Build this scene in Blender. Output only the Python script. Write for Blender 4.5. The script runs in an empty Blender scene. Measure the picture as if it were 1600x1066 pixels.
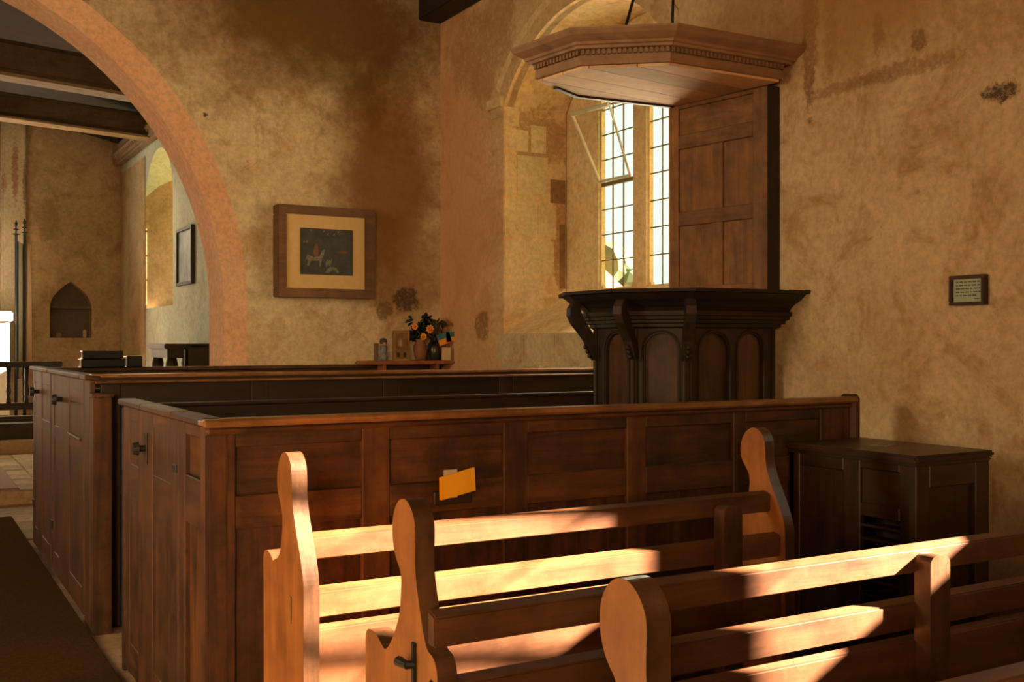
import bpy, bmesh, math, random
from mathutils import Vector, Matrix
from mathutils.geometry import tessellate_polygon
random.seed(7)
S = bpy.context.scene
C = S.collection
PI = math.pi

# ---------------------------------------------------------------- camera
cd = bpy.data.cameras.new('camera'); cam = bpy.data.objects.new('camera', cd); C.objects.link(cam)
cam.location = (0, 0, 1.5); cam.rotation_euler = (PI/2, 0, -math.radians(30))
cd.sensor_width = 36; cd.lens = 36*1666/1600; cd.shift_y = 4/1600; cd.clip_start = .05
S.camera = cam
# ---------------------------------------------------------------- world, sun, lights, exposure
S.view_settings.view_transform = 'Standard'; S.view_settings.look = 'None'
S.view_settings.gamma = 1; S.view_settings.use_curve_mapping = False
S.view_settings.exposure = 0.0
try:
    S.cycles.max_bounces = 10; S.cycles.diffuse_bounces = 6; S.cycles.glossy_bounces = 4
    S.cycles.sample_clamp_indirect = 6; S.cycles.use_denoising = True
    S.cycles.transparent_max_bounces = 12; S.cycles.caustics_reflective = False; S.cycles.caustics_refractive = False
except Exception: pass
W = bpy.data.worlds.new('sky'); S.world = W; W.use_nodes = True
bg = W.node_tree.nodes['Background']; bg.inputs[0].default_value = (.80, .95, .80, 1); bg.inputs[1].default_value = 1.5

SUN_DIR = Vector((-1, .38, -.49)).normalized()
ld = bpy.data.lights.new('sun', 'SUN'); ld.energy = 150; ld.color = (1, .70, .49); ld.angle = math.radians(.7)
lo = bpy.data.objects.new('sun', ld); C.objects.link(lo); lo.rotation_euler = SUN_DIR.to_track_quat('-Z', 'Y').to_euler()

def area(name, loc, target, sx, sy, power, col, spread=180):
    l = bpy.data.lights.new(name, 'AREA'); l.shape = 'RECTANGLE'; l.size = sx; l.size_y = sy
    l.energy = power; l.color = col; l.spread = math.radians(spread)
    o = bpy.data.objects.new(name, l); C.objects.link(o); o.location = loc
    o.rotation_euler = (Vector(target)-Vector(loc)).to_track_quat('-Z', 'Z').to_euler(); return o
area('north_window_light', (-4.6, 4.6, 2.5), (4.2, 6.4, .7), 2.2, 1.6, 112, (1, .81, .49), 130)
area('west_fill_light', (-2.8, -3.6, 2.2), (1.0, 4.6, .9), 1.6, 2.0, 58, (1, .60, .27), 72)  # added warm fill for bounce light on the pew front
area('south_window_light', (4.70, 6.2, 2.35), (2.6, 5.1, 2.75), 1.1, .9, 44, (1, .84, .58))
area('chancel_window_light', (3.0, 15.0, 3.1), (0, 13.5, 1.8), 1.2, 1.4, 60, (1, .74, .42))
area('east_window_light', (-.3, 17.6, 3.4), (.2, 8, 1.0), 2.0, 2.4, 70, (1, .92, .66))

# ---------------------------------------------------------------- materials
def mat(name):
    m = bpy.data.materials.new(name); m.use_nodes = True; nt = m.node_tree
    return m, nt, nt.nodes['Principled BSDF']
def N(nt, t, **k):
    n = nt.nodes.new(t)
    for a, b in k.items(): setattr(n, a, b)
    return n
def ramp(nt, stops):
    r = N(nt, 'ShaderNodeValToRGB'); e = r.color_ramp.elements
    while len(e) < len(stops): e.new(.5)
    for i, (p, c) in enumerate(stops): e[i].position = p; e[i].color = (*c, 1)
    return r
def noise(nt, vec, scale, detail=6, rough=.6, dist=0):
    n = N(nt, 'ShaderNodeTexNoise'); n.inputs['Scale'].default_value = scale; n.inputs['Detail'].default_value = detail
    n.inputs['Roughness'].default_value = rough; n.inputs['Distortion'].default_value = dist
    nt.links.new(vec, n.inputs['Vector']); return n
def mixc(nt, fac, a, b, mode='MIX'):
    m = N(nt, 'ShaderNodeMix', data_type='RGBA', blend_type=mode)
    for s, v in ((m.inputs[0], fac), (m.inputs[6], a), (m.inputs[7], b)):
        if isinstance(v, (int, float)): s.default_value = v
        elif isinstance(v, tuple): s.default_value = (*v, 1)
        else: nt.links.new(v, s)
    return m.outputs[2]
def mathn(nt, op, a, b=None, clamp=False):
    m = N(nt, 'ShaderNodeMath', operation=op, use_clamp=clamp)
    for i, v in enumerate((a, b)):
        if v is None: continue
        if isinstance(v, (int, float)): m.inputs[i].default_value = v
        else: nt.links.new(v, m.inputs[i])
    return m.outputs[0]

def wood(name, dark, light, axis='X', rough=.45, grain=1.0, stain=.35, coat=0.0):
    m, nt, p = mat(name); tc = N(nt, 'ShaderNodeTexCoord'); oi = N(nt, 'ShaderNodeObjectInfo')
    add = N(nt, 'ShaderNodeVectorMath', operation='ADD'); nt.links.new(tc.outputs['Object'], add.inputs[0])
    sc = N(nt, 'ShaderNodeVectorMath', operation='SCALE'); sc.inputs['Scale'].default_value = 37.
    nt.links.new(oi.outputs['Random'], sc.inputs[0]); nt.links.new(oi.outputs['Random'], sc.inputs[0])
    nt.links.new(sc.outputs[0], add.inputs[1])
    mp = N(nt, 'ShaderNodeMapping'); k = 26*grain
    s = {'X': (1.6, k, k), 'Y': (k, 1.6, k), 'Z': (k, k, 1.6)}[axis]; mp.inputs['Scale'].default_value = s
    nt.links.new(add.outputs[0], mp.inputs['Vector'])
    n1 = noise(nt, mp.outputs[0], 1.0, 7, .62, .6)
    r = ramp(nt, [(.28, dark), (.72, light)]); nt.links.new(n1.outputs[0], r.inputs[0])
    n2 = noise(nt, add.outputs[0], 5.5, 6, .7); r2 = ramp(nt, [(.35, (1-stain,)*3), (.62, (1.12,)*3)])
    nt.links.new(n2.outputs[0], r2.inputs[0])
    c = mixc(nt, 1.0, r.outputs[0], r2.outputs[0], 'MULTIPLY')
    n3 = noise(nt, mp.outputs[0], 4.0, 3, .5); r3 = ramp(nt, [(.62, (0, 0, 0)), (.72, (1, 1, 1))]); nt.links.new(n3.outputs[0], r3.inputs[0])
    c = mixc(nt, mathn(nt, 'MULTIPLY', r3.outputs[0], .28), c, tuple(x*.35 for x in dark))
    pv = N(nt, 'ShaderNodeMapRange'); pv.inputs[3].default_value = .72; pv.inputs[4].default_value = 1.18; nt.links.new(oi.outputs['Random'], pv.inputs[0])
    c = mixc(nt, 1.0, c, pv.outputs[0], 'MULTIPLY')
    nt.links.new(c, p.inputs['Base Color'])
    rr = N(nt, 'ShaderNodeMapRange'); rr.inputs[3].default_value = rough-.1; rr.inputs[4].default_value = rough+.15
    nt.links.new(n2.outputs[0], rr.inputs[0]); nt.links.new(rr.outputs[0], p.inputs['Roughness'])
    b = N(nt, 'ShaderNodeBump'); b.inputs['Strength'].default_value = .25; b.inputs['Distance'].default_value = .004
    nt.links.new(n1.outputs[0], b.inputs['Height']); nt.links.new(b.outputs[0], p.inputs['Normal'])
    p.inputs['Coat Weight'].default_value = coat
    return m
def plain(name, col, rough=.6, metal=0, var=.15, scale=12):
    m, nt, p = mat(name); tc = N(nt, 'ShaderNodeTexCoord'); n = noise(nt, tc.outputs['Object'], scale)
    r = ramp(nt, [(.3, tuple(x*(1-var) for x in col)), (.7, tuple(min(1, x*(1+var)) for x in col))])
    nt.links.new(n.outputs[0], r.inputs[0]); nt.links.new(r.outputs[0], p.inputs['Base Color'])
    p.inputs['Roughness'].default_value = rough; p.inputs['Metallic'].default_value = metal; return m
def plaster(name, base, light, stain, spots=(), zones=(), bump=.5):
    """lime plaster; spots = (centre, radii, colour, strength) - stains, plus shade and bounce light put into the colour"""
    m, nt, p = mat(name); tc = N(nt, 'ShaderNodeTexCoord'); v = tc.outputs['Object']
    n1 = noise(nt, v, 1.3, 8, .62, .3); r1 = ramp(nt, [(.36, base), (.62, light)]); nt.links.new(n1.outputs[0], r1.inputs[0])
    n2 = noise(nt, v, 3.2, 10, .7, .8); r2 = ramp(nt, [(.50, (0, 0, 0)), (.66, (1, 1, 1))]); nt.links.new(n2.outputs[0], r2.inputs[0])
    c = mixc(nt, mathn(nt, 'MULTIPLY', r2.outputs[0], .72), r1.outputs[0], stain)
    n4 = noise(nt, v, 24, 5, .7); r4 = ramp(nt, [(.34, (.80,)*3), (.60, (1.06,)*3)]); nt.links.new(n4.outputs[0], r4.inputs[0])
    c = mixc(nt, 1.0, c, r4.outputs[0], 'MULTIPLY')
    n5 = noise(nt, v, 7, 6, .75, .5); r5 = ramp(nt, [(.64, (0, 0, 0)), (.70, (1, 1, 1))]); nt.links.new(n5.outputs[0], r5.inputs[0])
    c = mixc(nt, mathn(nt, 'MULTIPLY', r5.outputs[0], .5), c, tuple(x*.55 for x in stain))
    wn = noise(nt, v, 2.6, 8, .72)                     # warp
    for cen, rad, col, st in spots:
        sub = N(nt, 'ShaderNodeVectorMath', operation='SUBTRACT'); nt.links.new(v, sub.inputs[0]); sub.inputs[1].default_value = cen
        dv = N(nt, 'ShaderNodeVectorMath', operation='DIVIDE'); nt.links.new(sub.outputs[0], dv.inputs[0]); dv.inputs[1].default_value = rad
        ln = N(nt, 'ShaderNodeVectorMath', operation='LENGTH'); nt.links.new(dv.outputs[0], ln.inputs[0])
        big = min(r for r in rad if r not in (9, .15)) > .45; wob = noise(nt, v, 1.5 if big else .9/min(r for r in rad if r not in (9, .15)), 8, .62 if big else .75)
        d = mathn(nt, 'ADD', ln.outputs['Value'], mathn(nt, 'MULTIPLY', mathn(nt, 'SUBTRACT', wob.outputs[0], .5), 1.7 if big else 2.6))
        mr = N(nt, 'ShaderNodeMapRange'); mr.inputs[1].default_value = 1.45 if big else 1.08; mr.inputs[2].default_value = .35 if big else .66; mr.interpolation_type = 'SMOOTHSTEP'
        nt.links.new(d, mr.inputs[0])
        fac = mr.outputs[0]
        if not big:
            fr = noise(nt, v, 34, 6, .75); f2 = ramp(nt, [(.34, (.25,)*3), (.50, (1,)*3)]); nt.links.new(fr.outputs[0], f2.inputs[0]); fac = mathn(nt, 'MULTIPLY', fac, f2.outputs[0])
        c = mixc(nt, mathn(nt, 'MULTIPLY', fac, st, True), c, col)
    nt.links.new(c, p.inputs['Base Color']); p.inputs['Roughness'].default_value = .92
    p.inputs['Specular IOR Level'].default_value = .15
    h = mathn(nt, 'ADD', n1.outputs[0], mathn(nt, 'MULTIPLY', n4.outputs[0], .25)); h = mathn(nt, 'ADD', h, mathn(nt, 'MULTIPLY', n2.outputs[0], .5))
    b = N(nt, 'ShaderNodeBump'); b.inputs['Strength'].default_value = bump; b.inputs['Distance'].default_value = .03
    nt.links.new(h, b.inputs['Height']); nt.links.new(b.outputs[0], p.inputs['Normal']); return m
def glassy(name):
    m = bpy.data.materials.new(name); m.use_nodes = True; nt = m.node_tree; nt.nodes.clear()
    o = N(nt, 'ShaderNodeOutputMaterial'); t = N(nt, 'ShaderNodeBsdfTransparent'); t.inputs[0].default_value = (.93, .97, .93, 1)
    g = N(nt, 'ShaderNodeBsdfGlossy'); g.inputs['Roughness'].default_value = .05; mx = N(nt, 'ShaderNodeMixShader'); mx.inputs[0].default_value = .06
    nt.links.new(t.outputs[0], mx.inputs[1]); nt.links.new(g.outputs[0], mx.inputs[2]); nt.links.new(mx.outputs[0], o.inputs[0]); return m

OAK = {a: wood('box_pew_oak_'+a, (.036, .0128, .0028), (.158, .057, .0125), a, .56, .8, .6, 0) for a in 'XYZ'}
OAKW = {a: wood('worn_sunlit_oak_'+a, (.20, .085, .026), (.42, .20, .072), a, .35, .8, .4, .2) for a in 'XYZ'}  # worn top edges, with sunlight put into the lighter tone
OAKD = {a: wood('black_oak_'+a, (.016, .009, .005), (.046, .024, .012), a, .58, .8, .3, 0) for a in 'XYZ'}
BOARD = {a: wood('backboard_oak_'+a, (.17, .068, .020), (.34, .15, .048), a, .5, .8, .4) for a in 'XYZ'}
CHEST = {a: wood('chest_oak_'+a, (.020, .010, .005), (.060, .025, .010), a, .4, .8, .35, .1) for a in 'XYZ'}
PINE = {a: wood('bench_pine_'+a, (.075, .028, .008), (.20, .082, .030), a, .42, .55, .32, .05) for a in 'XYZ'}
PEND = wood('bench_end_pine', (.30, .105, .022), (.52, .21, .052), 'Z', .45, .55, .28, 0)
PINED = wood('bench_edge_brown', (.05, .024, .011), (.15, .068, .028), 'Z', .35, .6, .5, .1)
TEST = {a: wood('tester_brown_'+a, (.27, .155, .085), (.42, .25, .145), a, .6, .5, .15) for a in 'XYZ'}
SOFB = wood('tester_soffit_bounce', (.70, .44, .24), (.82, .56, .33), 'X', .8, .4, .12)  # bounce light from below put into the pale tone
TIMB = wood('roof_timber', (.09, .055, .028), (.16, .10, .05), 'X', .95, .5, .3)
TIMBL = wood('moulding_pale_timber', (.26, .16, .075), (.42, .27, .13), 'X', .7, .5, .3)
BEAMD = wood('wall_plate_black', (.012, .009, .006), (.03, .02, .013), 'Y', .7)
IRON = plain('black_iron', (.012, .010, .008), .6, 0)
LEAD = plain('lead_came', (.22, .15, .085), .6, .3)  # bloom round the bars put into the lighter brown
WHITEMETAL = plain('painted_casement', (.62, .60, .46), .5)
GLASS = glassy('window_glass')

DK = (.10, .050, .020)
P_SOUTH = plaster('plaster_south', (.62, .42, .23), (.76, .57, .34), (.46, .25, .10), [
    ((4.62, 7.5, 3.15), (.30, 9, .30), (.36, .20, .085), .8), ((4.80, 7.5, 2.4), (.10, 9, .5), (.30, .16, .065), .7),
    ((4.25, 8.35, 2.2), (.15, .78, 2.9), (.68, .33, .15), .68),  # warm bounce light in the corner put into this salmon
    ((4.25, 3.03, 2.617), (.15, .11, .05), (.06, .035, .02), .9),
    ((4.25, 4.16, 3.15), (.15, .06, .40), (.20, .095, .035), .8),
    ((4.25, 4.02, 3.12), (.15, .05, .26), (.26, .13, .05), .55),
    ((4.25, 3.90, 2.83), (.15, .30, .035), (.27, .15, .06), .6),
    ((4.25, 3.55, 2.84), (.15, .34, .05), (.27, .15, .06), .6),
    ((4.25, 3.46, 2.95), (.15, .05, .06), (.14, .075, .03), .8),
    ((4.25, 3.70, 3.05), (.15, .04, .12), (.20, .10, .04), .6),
    ((4.25, 7.86, 1.66), (.15, .12, .13), (.24, .13, .045), .8),
    ((4.25, 7.9, 4.0), (.15, .55, .45), (.36, .19, .06), .55),
    ((4.25, 3.5, 3.5), (.15, 1.5, .62), (.40, .20, .07), .85)])  # warm bounce tone of the upper wall put into the colour
P_ARCH = plaster('plaster_arch_wall', (.68, .52, .30), (.80, .67, .43), (.52, .32, .14), [
    ((3.75, 8.65, 2.9), (.55, 9, 1.0), (.24, .105, .028), .88),  # damp stain, with the shade at the right put into its brown
    ((3.0, 8.65, 4.35), (1.5, 9, .85), (.17, .08, .022), .95),  # damp stain, with the upper wall's shade put into its brown
    ((3.95, 8.65, 2.1), (.5, 9, .5), (.30, .16, .06), .6),
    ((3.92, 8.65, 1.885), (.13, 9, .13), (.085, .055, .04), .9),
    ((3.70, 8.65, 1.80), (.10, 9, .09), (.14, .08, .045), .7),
    ((2.15, 8.65, 3.34), (.02, 9, .02), (.10, .06, .03), .9)])
P_REV = plaster('plaster_arch_reveal', (.84, .48, .28), (.90, .57, .35), (.80, .44, .24), bump=.2)  # warm bounce light put into the peach base colour
P_CH = plaster('plaster_chancel', (.46, .32, .17), (.56, .41, .23), (.33, .205, .095), [
    ((2.0, 17.77, 3.45), (.22, 9, .35), (.28, .18, .09), .6)])
P_CHS = plaster('plaster_chancel_south', (.52, .55, .44), (.60, .63, .50), (.46, .42, .30))
P_SOFF = plaster('plaster_window_soffit', (.72, .54, .29), (.80, .64, .38), (.60, .38, .17))
P_PIL = plaster('plaster_painted_pilaster', (.60, .50, .34), (.70, .60, .44), (.50, .38, .24), [
    ((1.55, 17.6, 4.1), (.05, 9, .5), (.30, .08, .04), .7), ((1.68, 17.6, 3.9), (.03, 9, .4), (.22, .09, .05), .7), ((1.4, 17.6, 3.9), (.04, 9, .2), (.30, .10, .05), .5)])
STONE = plaster('quoin_stone', (.58, .44, .26), (.70, .55, .34), (.48, .33, .17), bump=.4)
STONED = plaster('quoin_stone_brown', (.24, .14, .065), (.34, .21, .10), (.18, .10, .045), bump=.4)
FLAG = plaster('floor_flagstone', (.40, .26, .14), (.54, .37, .21), (.30, .18, .09), bump=.4)
CARPET = plain('brown_carpet', (.085, .045, .020), 1, 0, .25, 60); CARPET.node_tree.nodes['Principled BSDF'].inputs['Specular IOR Level'].default_value = 0

# ---------------------------------------------------------------- mesh helpers
def link(name, me, m, parent=None, smooth=False):
    o = bpy.data.objects.new(name, me); C.objects.link(o)
    if m: me.materials.append(m)
    if parent: o.parent = parent; o.matrix_parent_inverse = Matrix.Translation(-parent.location)
    if smooth:
        for f in me.polygons: f.use_smooth = True
    return o
def fin(name, bm, m, parent=None, smooth=False, bevel=0, seg=2):
    bmesh.ops.recalc_face_normals(bm, faces=bm.faces)
    if bevel:
        es = [e for e in bm.edges if len(e.link_faces) == 2 and e.calc_face_angle(0) > .5]
        bmesh.ops.bevel(bm, geom=es, offset=bevel, segments=seg, affect='EDGES', clamp_overlap=True)
    me = bpy.data.meshes.new(name); bm.to_mesh(me); bm.free(); return link(name, me, m, parent, smooth)
def hexa(bm, pts):
    vs = [bm.verts.new(p) for p in pts]
    for f in ((0, 3, 2, 1), (4, 5, 6, 7), (0, 1, 5, 4), (1, 2, 6, 5), (2, 3, 7, 6), (3, 0, 4, 7)): bm.faces.new([vs[i] for i in f])
def addbox(bm, x0, x1, y0, y1, z0, z1):
    hexa(bm, [(x0, y0, z0), (x1, y0, z0), (x1, y1, z0), (x0, y1, z0), (x0, y0, z1), (x1, y0, z1), (x1, y1, z1), (x0, y1, z1)])
def box(name, x0, x1, y0, y1, z0, z1, m, parent=None, bevel=.004):
    bm = bmesh.new(); addbox(bm, x0, x1, y0, y1, z0, z1); return fin(name, bm, m, parent, bevel=bevel)
def prism(bm, loops, fmap, t):
    """2-D loops (first = outline, rest = holes) filled, then extruded by t; fmap(a, b, depth) -> 3-D"""
    tris = tessellate_polygon([[Vector((a, b, 0)) for a, b in l] for l in loops])
    flat = [p for l in loops for p in l]
    f = [bm.verts.new(fmap(a, b, 0)) for a, b in flat]; k = [bm.verts.new(fmap(a, b, t)) for a, b in flat]
    for a, b, c in tris:
        try: bm.faces.new((f[a], f[b], f[c])); bm.faces.new((k[c], k[b], k[a]))
        except ValueError: pass
    i = 0
    for l in loops:
        n = len(l)
        for j in range(n):
            a, b = i+j, i+(j+1) % n
            bm.faces.new((f[a], f[b], k[b], k[a]))
        i += n
def offset_poly(P, d):
    """mitred outward offset of a closed counter-clockwise plan polygon"""
    n = len(P); out = []
    for i in range(n):
        p0, p1, p2 = Vector(P[i-1]), Vector(P[i]), Vector(P[(i+1) % n])
        a = (p1-p0).normalized(); b = (p2-p1).normalized()
        na = Vector((a.y, -a.x)); nb = Vector((b.y, -b.x)); m = (na+nb); m = m/ max(.2, m.length_squared/2)
        out.append(tuple(p1+m*d))
    return out
def moulding(name, P, prof, m, parent, cap=True):
    """closed polygonal stack: prof = [(offset, z)...] from bottom to top"""
    bm = bmesh.new(); rings = []
    for d, z in prof: rings.append([bm.verts.new((min(x, 4.246), y, z)) for x, y in offset_poly(P, d)])
    n = len(P)
    for a, b in zip(rings, rings[1:]):
        for i in range(n): bm.faces.new((a[i], a[(i+1) % n], b[(i+1) % n], b[i]))
    if cap: bm.faces.new(rings[0][::-1]); bm.faces.new(rings[-1])
    return fin(name, bm, m, parent)
def tube(bm, pts, r, seg=8):
    rings = []
    for i, p in enumerate(pts):
        p = Vector(p); d = (Vector(pts[min(i+1, len(pts)-1)])-Vector(pts[max(i-1, 0)])).normalized()
        u = d.orthogonal().normalized(); v = d.cross(u); rr = r[i] if isinstance(r, (list, tuple)) else r
        if rings:                                     # keep the frame continuous
            u = (pu-d*pu.dot(d)).normalized(); v = d.cross(u)
        pu = u
        rings.append([bm.verts.new(p+(u*math.cos(2*PI*k/seg)+v*math.sin(2*PI*k/seg))*rr) for k in range(seg)])
    for a, b in zip(rings, rings[1:]):
        for k in range(seg): bm.faces.new((a[k], a[(k+1) % seg], b[(k+1) % seg], b[k]))
    bm.faces.new(rings[0][::-1]); bm.faces.new(rings[-1])
def lathe(bm, c, prof, seg=20):
    tube_r = []
    for r, z in prof: tube_r.append([bm.verts.new((c[0]+r*math.cos(2*PI*k/seg), c[1]+r*math.sin(2*PI*k/seg), c[2]+z)) for k in range(seg)])
    for a, b in zip(tube_r, tube_r[1:]):
        for k in range(seg): bm.faces.new((a[k], a[(k+1) % seg], b[(k+1) % seg], b[k]))
    bm.faces.new(tube_r[0][::-1]); bm.faces.new(tube_r[-1])
def thing(name, label, cat, loc=(0, 0, 0), group=None):
    o = bpy.data.objects.new(name, None); C.objects.link(o); o.location = loc; o['label'] = label; o['category'] = cat
    o.empty_display_size = .1
    if group: o['group'] = group
    return o
def tag(o, label, cat, group=None):
    o['label'] = label; o['category'] = cat
    if group: o['group'] = group
    return o
def struct(o): o['kind'] = 'structure'; return o

class Face:
    """a vertical joinery face in plan from A to B; outward = right hand of A->B"""
    def __init__(s, A, B, mats, parent):
        s.A = Vector(A); s.d = (Vector(B)-s.A); s.L = s.d.length; s.d.normalize(); s.n = Vector((s.d.y, -s.d.x)); s.m = mats; s.p = parent
        s.ax = 'X' if abs(s.d.x) > abs(s.d.y) else 'Y'
    def pt(s, u, z, out): q = s.A+s.d*u+s.n*out; return (q.x, q.y, z)
    def board(s, name, u0, u1, z0, z1, out=0, t=.03, m=None, bevel=.004, grain=None, parent=None):
        bm = bmesh.new(); i, o = out-t, out
        hexa(bm, [s.pt(u0, z0, o), s.pt(u1, z0, o), s.pt(u1, z0, i), s.pt(u0, z0, i), s.pt(u0, z1, o), s.pt(u1, z1, o), s.pt(u1, z1, i), s.pt(u0, z1, i)])
        if grain is None: grain = 'Z' if (z1-z0) > (u1-u0) else s.ax
        return fin(name, bm, m or s.m[grain], parent or s.p, bevel=bevel, seg=1)
    def panelling(s, us, zs, parent=None, depth=.019, t=.036, sides=(True, True), tall=True):
        """us = panel (u0,u1) openings, zs = panel rows (z0,z1), whole height z given by zs ends in self.z"""
        z0, z1 = s.z; e = [0]+[x for u in us for x in u]+[s.L]
        for i in range(0, len(e), 2):
            if e[i+1]-e[i] > .004: s.board('stile', e[i], e[i+1], z0, z1, 0, t, parent=parent)
        h = [z0]+[x for z in zs for x in z]+[z1]
        for a, b in us:
            for i in range(0, len(h), 2):
                if h[i+1]-h[i] > .004: s.board('rail', a, b, h[i], h[i+1], -.001, t-.002, parent=parent)
            for c, d in zs: s.board('panel', a-.004, b+.004, c-.004, d+.004, -depth, t-depth-.004, parent=parent, bevel=0)

# ---------------------------------------------------------------- room shell
XS, YA, YA2 = 4.25, 8.65, 9.28
def arc(cx, cz, r, a0, a1, n): return [(cx+r*math.cos(math.radians(a0+(a1-a0)*i/n)), cz+r*math.sin(math.radians(a0+(a1-a0)*i/n))) for i in range(n+1)]
box('floor', -4.8, 5.0, -4.6, 18.4, -.2, 0, FLAG, bevel=0)['kind'] = 'structure'
# south wall with two window recesses
def seg_arch(y0, y1, zs, zc, n=18):       # segmental arch, y descending from y1 to y0 over the crown
    h = zc-zs; w = (y1-y0)/2; R = (w*w+h*h)/(2*h); cz = zc-R; a = math.degrees(math.asin(w/R))
    return [((y0+y1)/2+R*math.sin(math.radians(a-2*a*i/n)), cz+R*math.cos(math.radians(a-2*a*i/n))) for i in range(n+1)]
rec = [(5.37, 1.58), (7.5, 1.58)]+seg_arch(5.37, 7.5, 3.42, 3.98)
rec2 = [(.55, 1.55), (2.75, 1.55)]+seg_arch(.55, 2.75, 3.5, 4.0)
bm = bmesh.new(); prism(bm, [[(-4.6, -.1), (YA+.3, -.1), (YA+.3, 5.6), (-4.6, 5.6)], rec, rec2], lambda a, b, t: (XS+t, a, b), .6)
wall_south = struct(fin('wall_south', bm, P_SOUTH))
# stone window frame at the outer face of the recess: three lights
def light_hole(y0, y1, z0, zs): return [(y0, z0), (y1, z0)]+[((y0+y1)/2+(y1-y0)/2*math.cos(t*PI/10), zs+(y1-y0)/2*math.sin(t*PI/10)) for t in range(11)]
LIGHTS = [(6.594, 7.02), (5.965, 6.393), (5.337+.06, 5.765)]
bm = bmesh.new(); prism(bm, [[(5.1, 1.3), (7.7, 1.3), (7.7, 4.3), (5.1, 4.3)]]+[light_hole(a, b, 1.94, 3.5) for a, b in LIGHTS], lambda a, b, t: (4.86+t, a, b), .07)
win = struct(fin('window_1', bm, P_SOFF, bevel=.02))
bm = bmesh.new(); hexa(bm, [(4.252, 5.37, 1.5), (4.86, 5.37, 1.5), (4.86, 7.5, 1.5), (4.252, 7.5, 1.5), (4.252, 5.37, 1.582), (4.86, 5.37, 1.93), (4.86, 7.5, 1.93), (4.252, 7.5, 1.582)])
fin('window_sill', bm, P_SOFF, win)
ZR = [1.94, 2.16, 2.366, 2.565, 2.77, 2.96, 3.16, 3.36, 3.56, 3.72]
pane_me = {}
for a, b in LIGHTS:
    w = (b-a)/3; bm = bmesh.new()
    for k in (1, 2): addbox(bm, 4.885, 4.895, a+w*k-.004, a+w*k+.004, 1.94, 3.71)
    for z in ZR[1:-1]: addbox(bm, 4.884, 4.896, a, b, z-.004, z+.004)
    if a > 6.5: addbox(bm, 4.875, 4.90, a, b, 2.75, 2.78)
    fin('leading', bm, LEAD, win)
    for k in range(3):
        for z0, z1 in zip(ZR, ZR[1:]):
            key = (round(z1-z0, 3))
            if key not in pane_me:
                bm = bmesh.new(); addbox(bm, -.0015, .0015, .004, w-.004, .004, z1-z0-.004); me = bpy.data.meshes.new('pane'); bm.to_mesh(me); bm.free(); me.materials.append(GLASS); pane_me[key] = me
            o = bpy.data.objects.new('pane', pane_me[key]); C.objects.link(o); o.parent = win; o.location = (4.890, a+w*k, z0)
# inward tilting hopper casement in the first light
bm = bmesh.new()
TL, TR, BL, BR = Vector((4.55, 6.95, 3.285)), Vector((4.60, 6.52, 3.285)), Vector((4.85, 7.005, 2.79)), Vector((4.85, 6.60, 2.785))
tube(bm, [BL, TL], .014, 6); tube(bm, [TL, TR], .019, 6); tube(bm, [TR, BR], .009, 6); tube(bm, [BR, BL], .012, 6)
fin('casement_frame', bm, WHITEMETAL, win)
bm = bmesh.new()
tube(bm, [(4.87, 6.98, 3.36), TL], .008, 6); tube(bm, [(4.87, 6.62, 3.36), TR], .006, 6)
fin('casement_stay', bm, LEAD, win)
# chamfered stone arch round the recess
ring_o = [(y+(y-6.435)*.10, z+.17) for y, z in seg_arch(5.37, 7.5, 3.42, 3.98)]; ring_i = seg_arch(5.37, 7.5, 3.42, 3.98)
bm = bmesh.new(); n = len(ring_i)
for k in range(n-1):
    p = [ring_o[k], ring_o[k+1], ring_i[k+1], ring_i[k]]
    hexa(bm, [(XS-.012, *p[0]), (XS-.012, *p[1]), (XS+.03, *p[2]), (XS+.03, *p[3]), (XS+.05, *p[0]), (XS+.05, *p[1]), (XS+.09, *p[2]), (XS+.09, *p[3])])
struct(fin('trim_1', bm, P_SOFF))
# quoins on the far jamb of the recess and round its edge
def stone(p, name, x0, x1, y0, y1, z0, z1, m): return box(name, x0, x1, y0, y1, z0, z1, m, p, bevel=.008)
for x0, x1, z0, z1, m in [(4.252, 4.49, 3.06, 3.25, STONE), (4.252, 4.40, 3.26, 3.42, STONE), (4.252, 4.36, 2.70, 3.045, STONE), (4.69, 4.85, 2.66, 2.87, STONED), (4.252, 4.56, 2.36, 2.69, STONE), (4.37, 4.68, 2.70, 3.045, STONE),
                          (4.252, 4.42, 2.05, 2.345, STONE), (4.43, 4.74, 2.05, 2.345, STONE), (4.78, 4.85, 1.95, 2.50, STONED), (4.252, 4.60, 1.74, 2.04, STONE), (4.57, 4.76, 2.36, 2.65, STONE), (4.50, 4.66, 3.06, 3.30, STONE)]:
    stone(wall_south, 'stone', x0, x1, 7.495, 7.56, z0, z1, m)
for y0, y1, z0, z1 in [(6.16, 6.70, 1.36, 1.578), (6.71, 7.15, 1.36, 1.578), (7.16, 7.62, 1.37, 1.575), (7.51, 7.70, 3.33, 3.50), (5.6, 6.15, 1.36, 1.578), (6.3, 6.9, 1.14, 1.35), (6.91, 7.5, 1.14, 1.35)]:
    stone(wall_south, 'stone', XS-.010, XS+.05, y0, y1, z0, z1, STONE)
box('impost', XS-.03, XS+.05, 7.50, 7.74, 3.42, 3.50, P_SOFF, wall_south)
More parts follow.
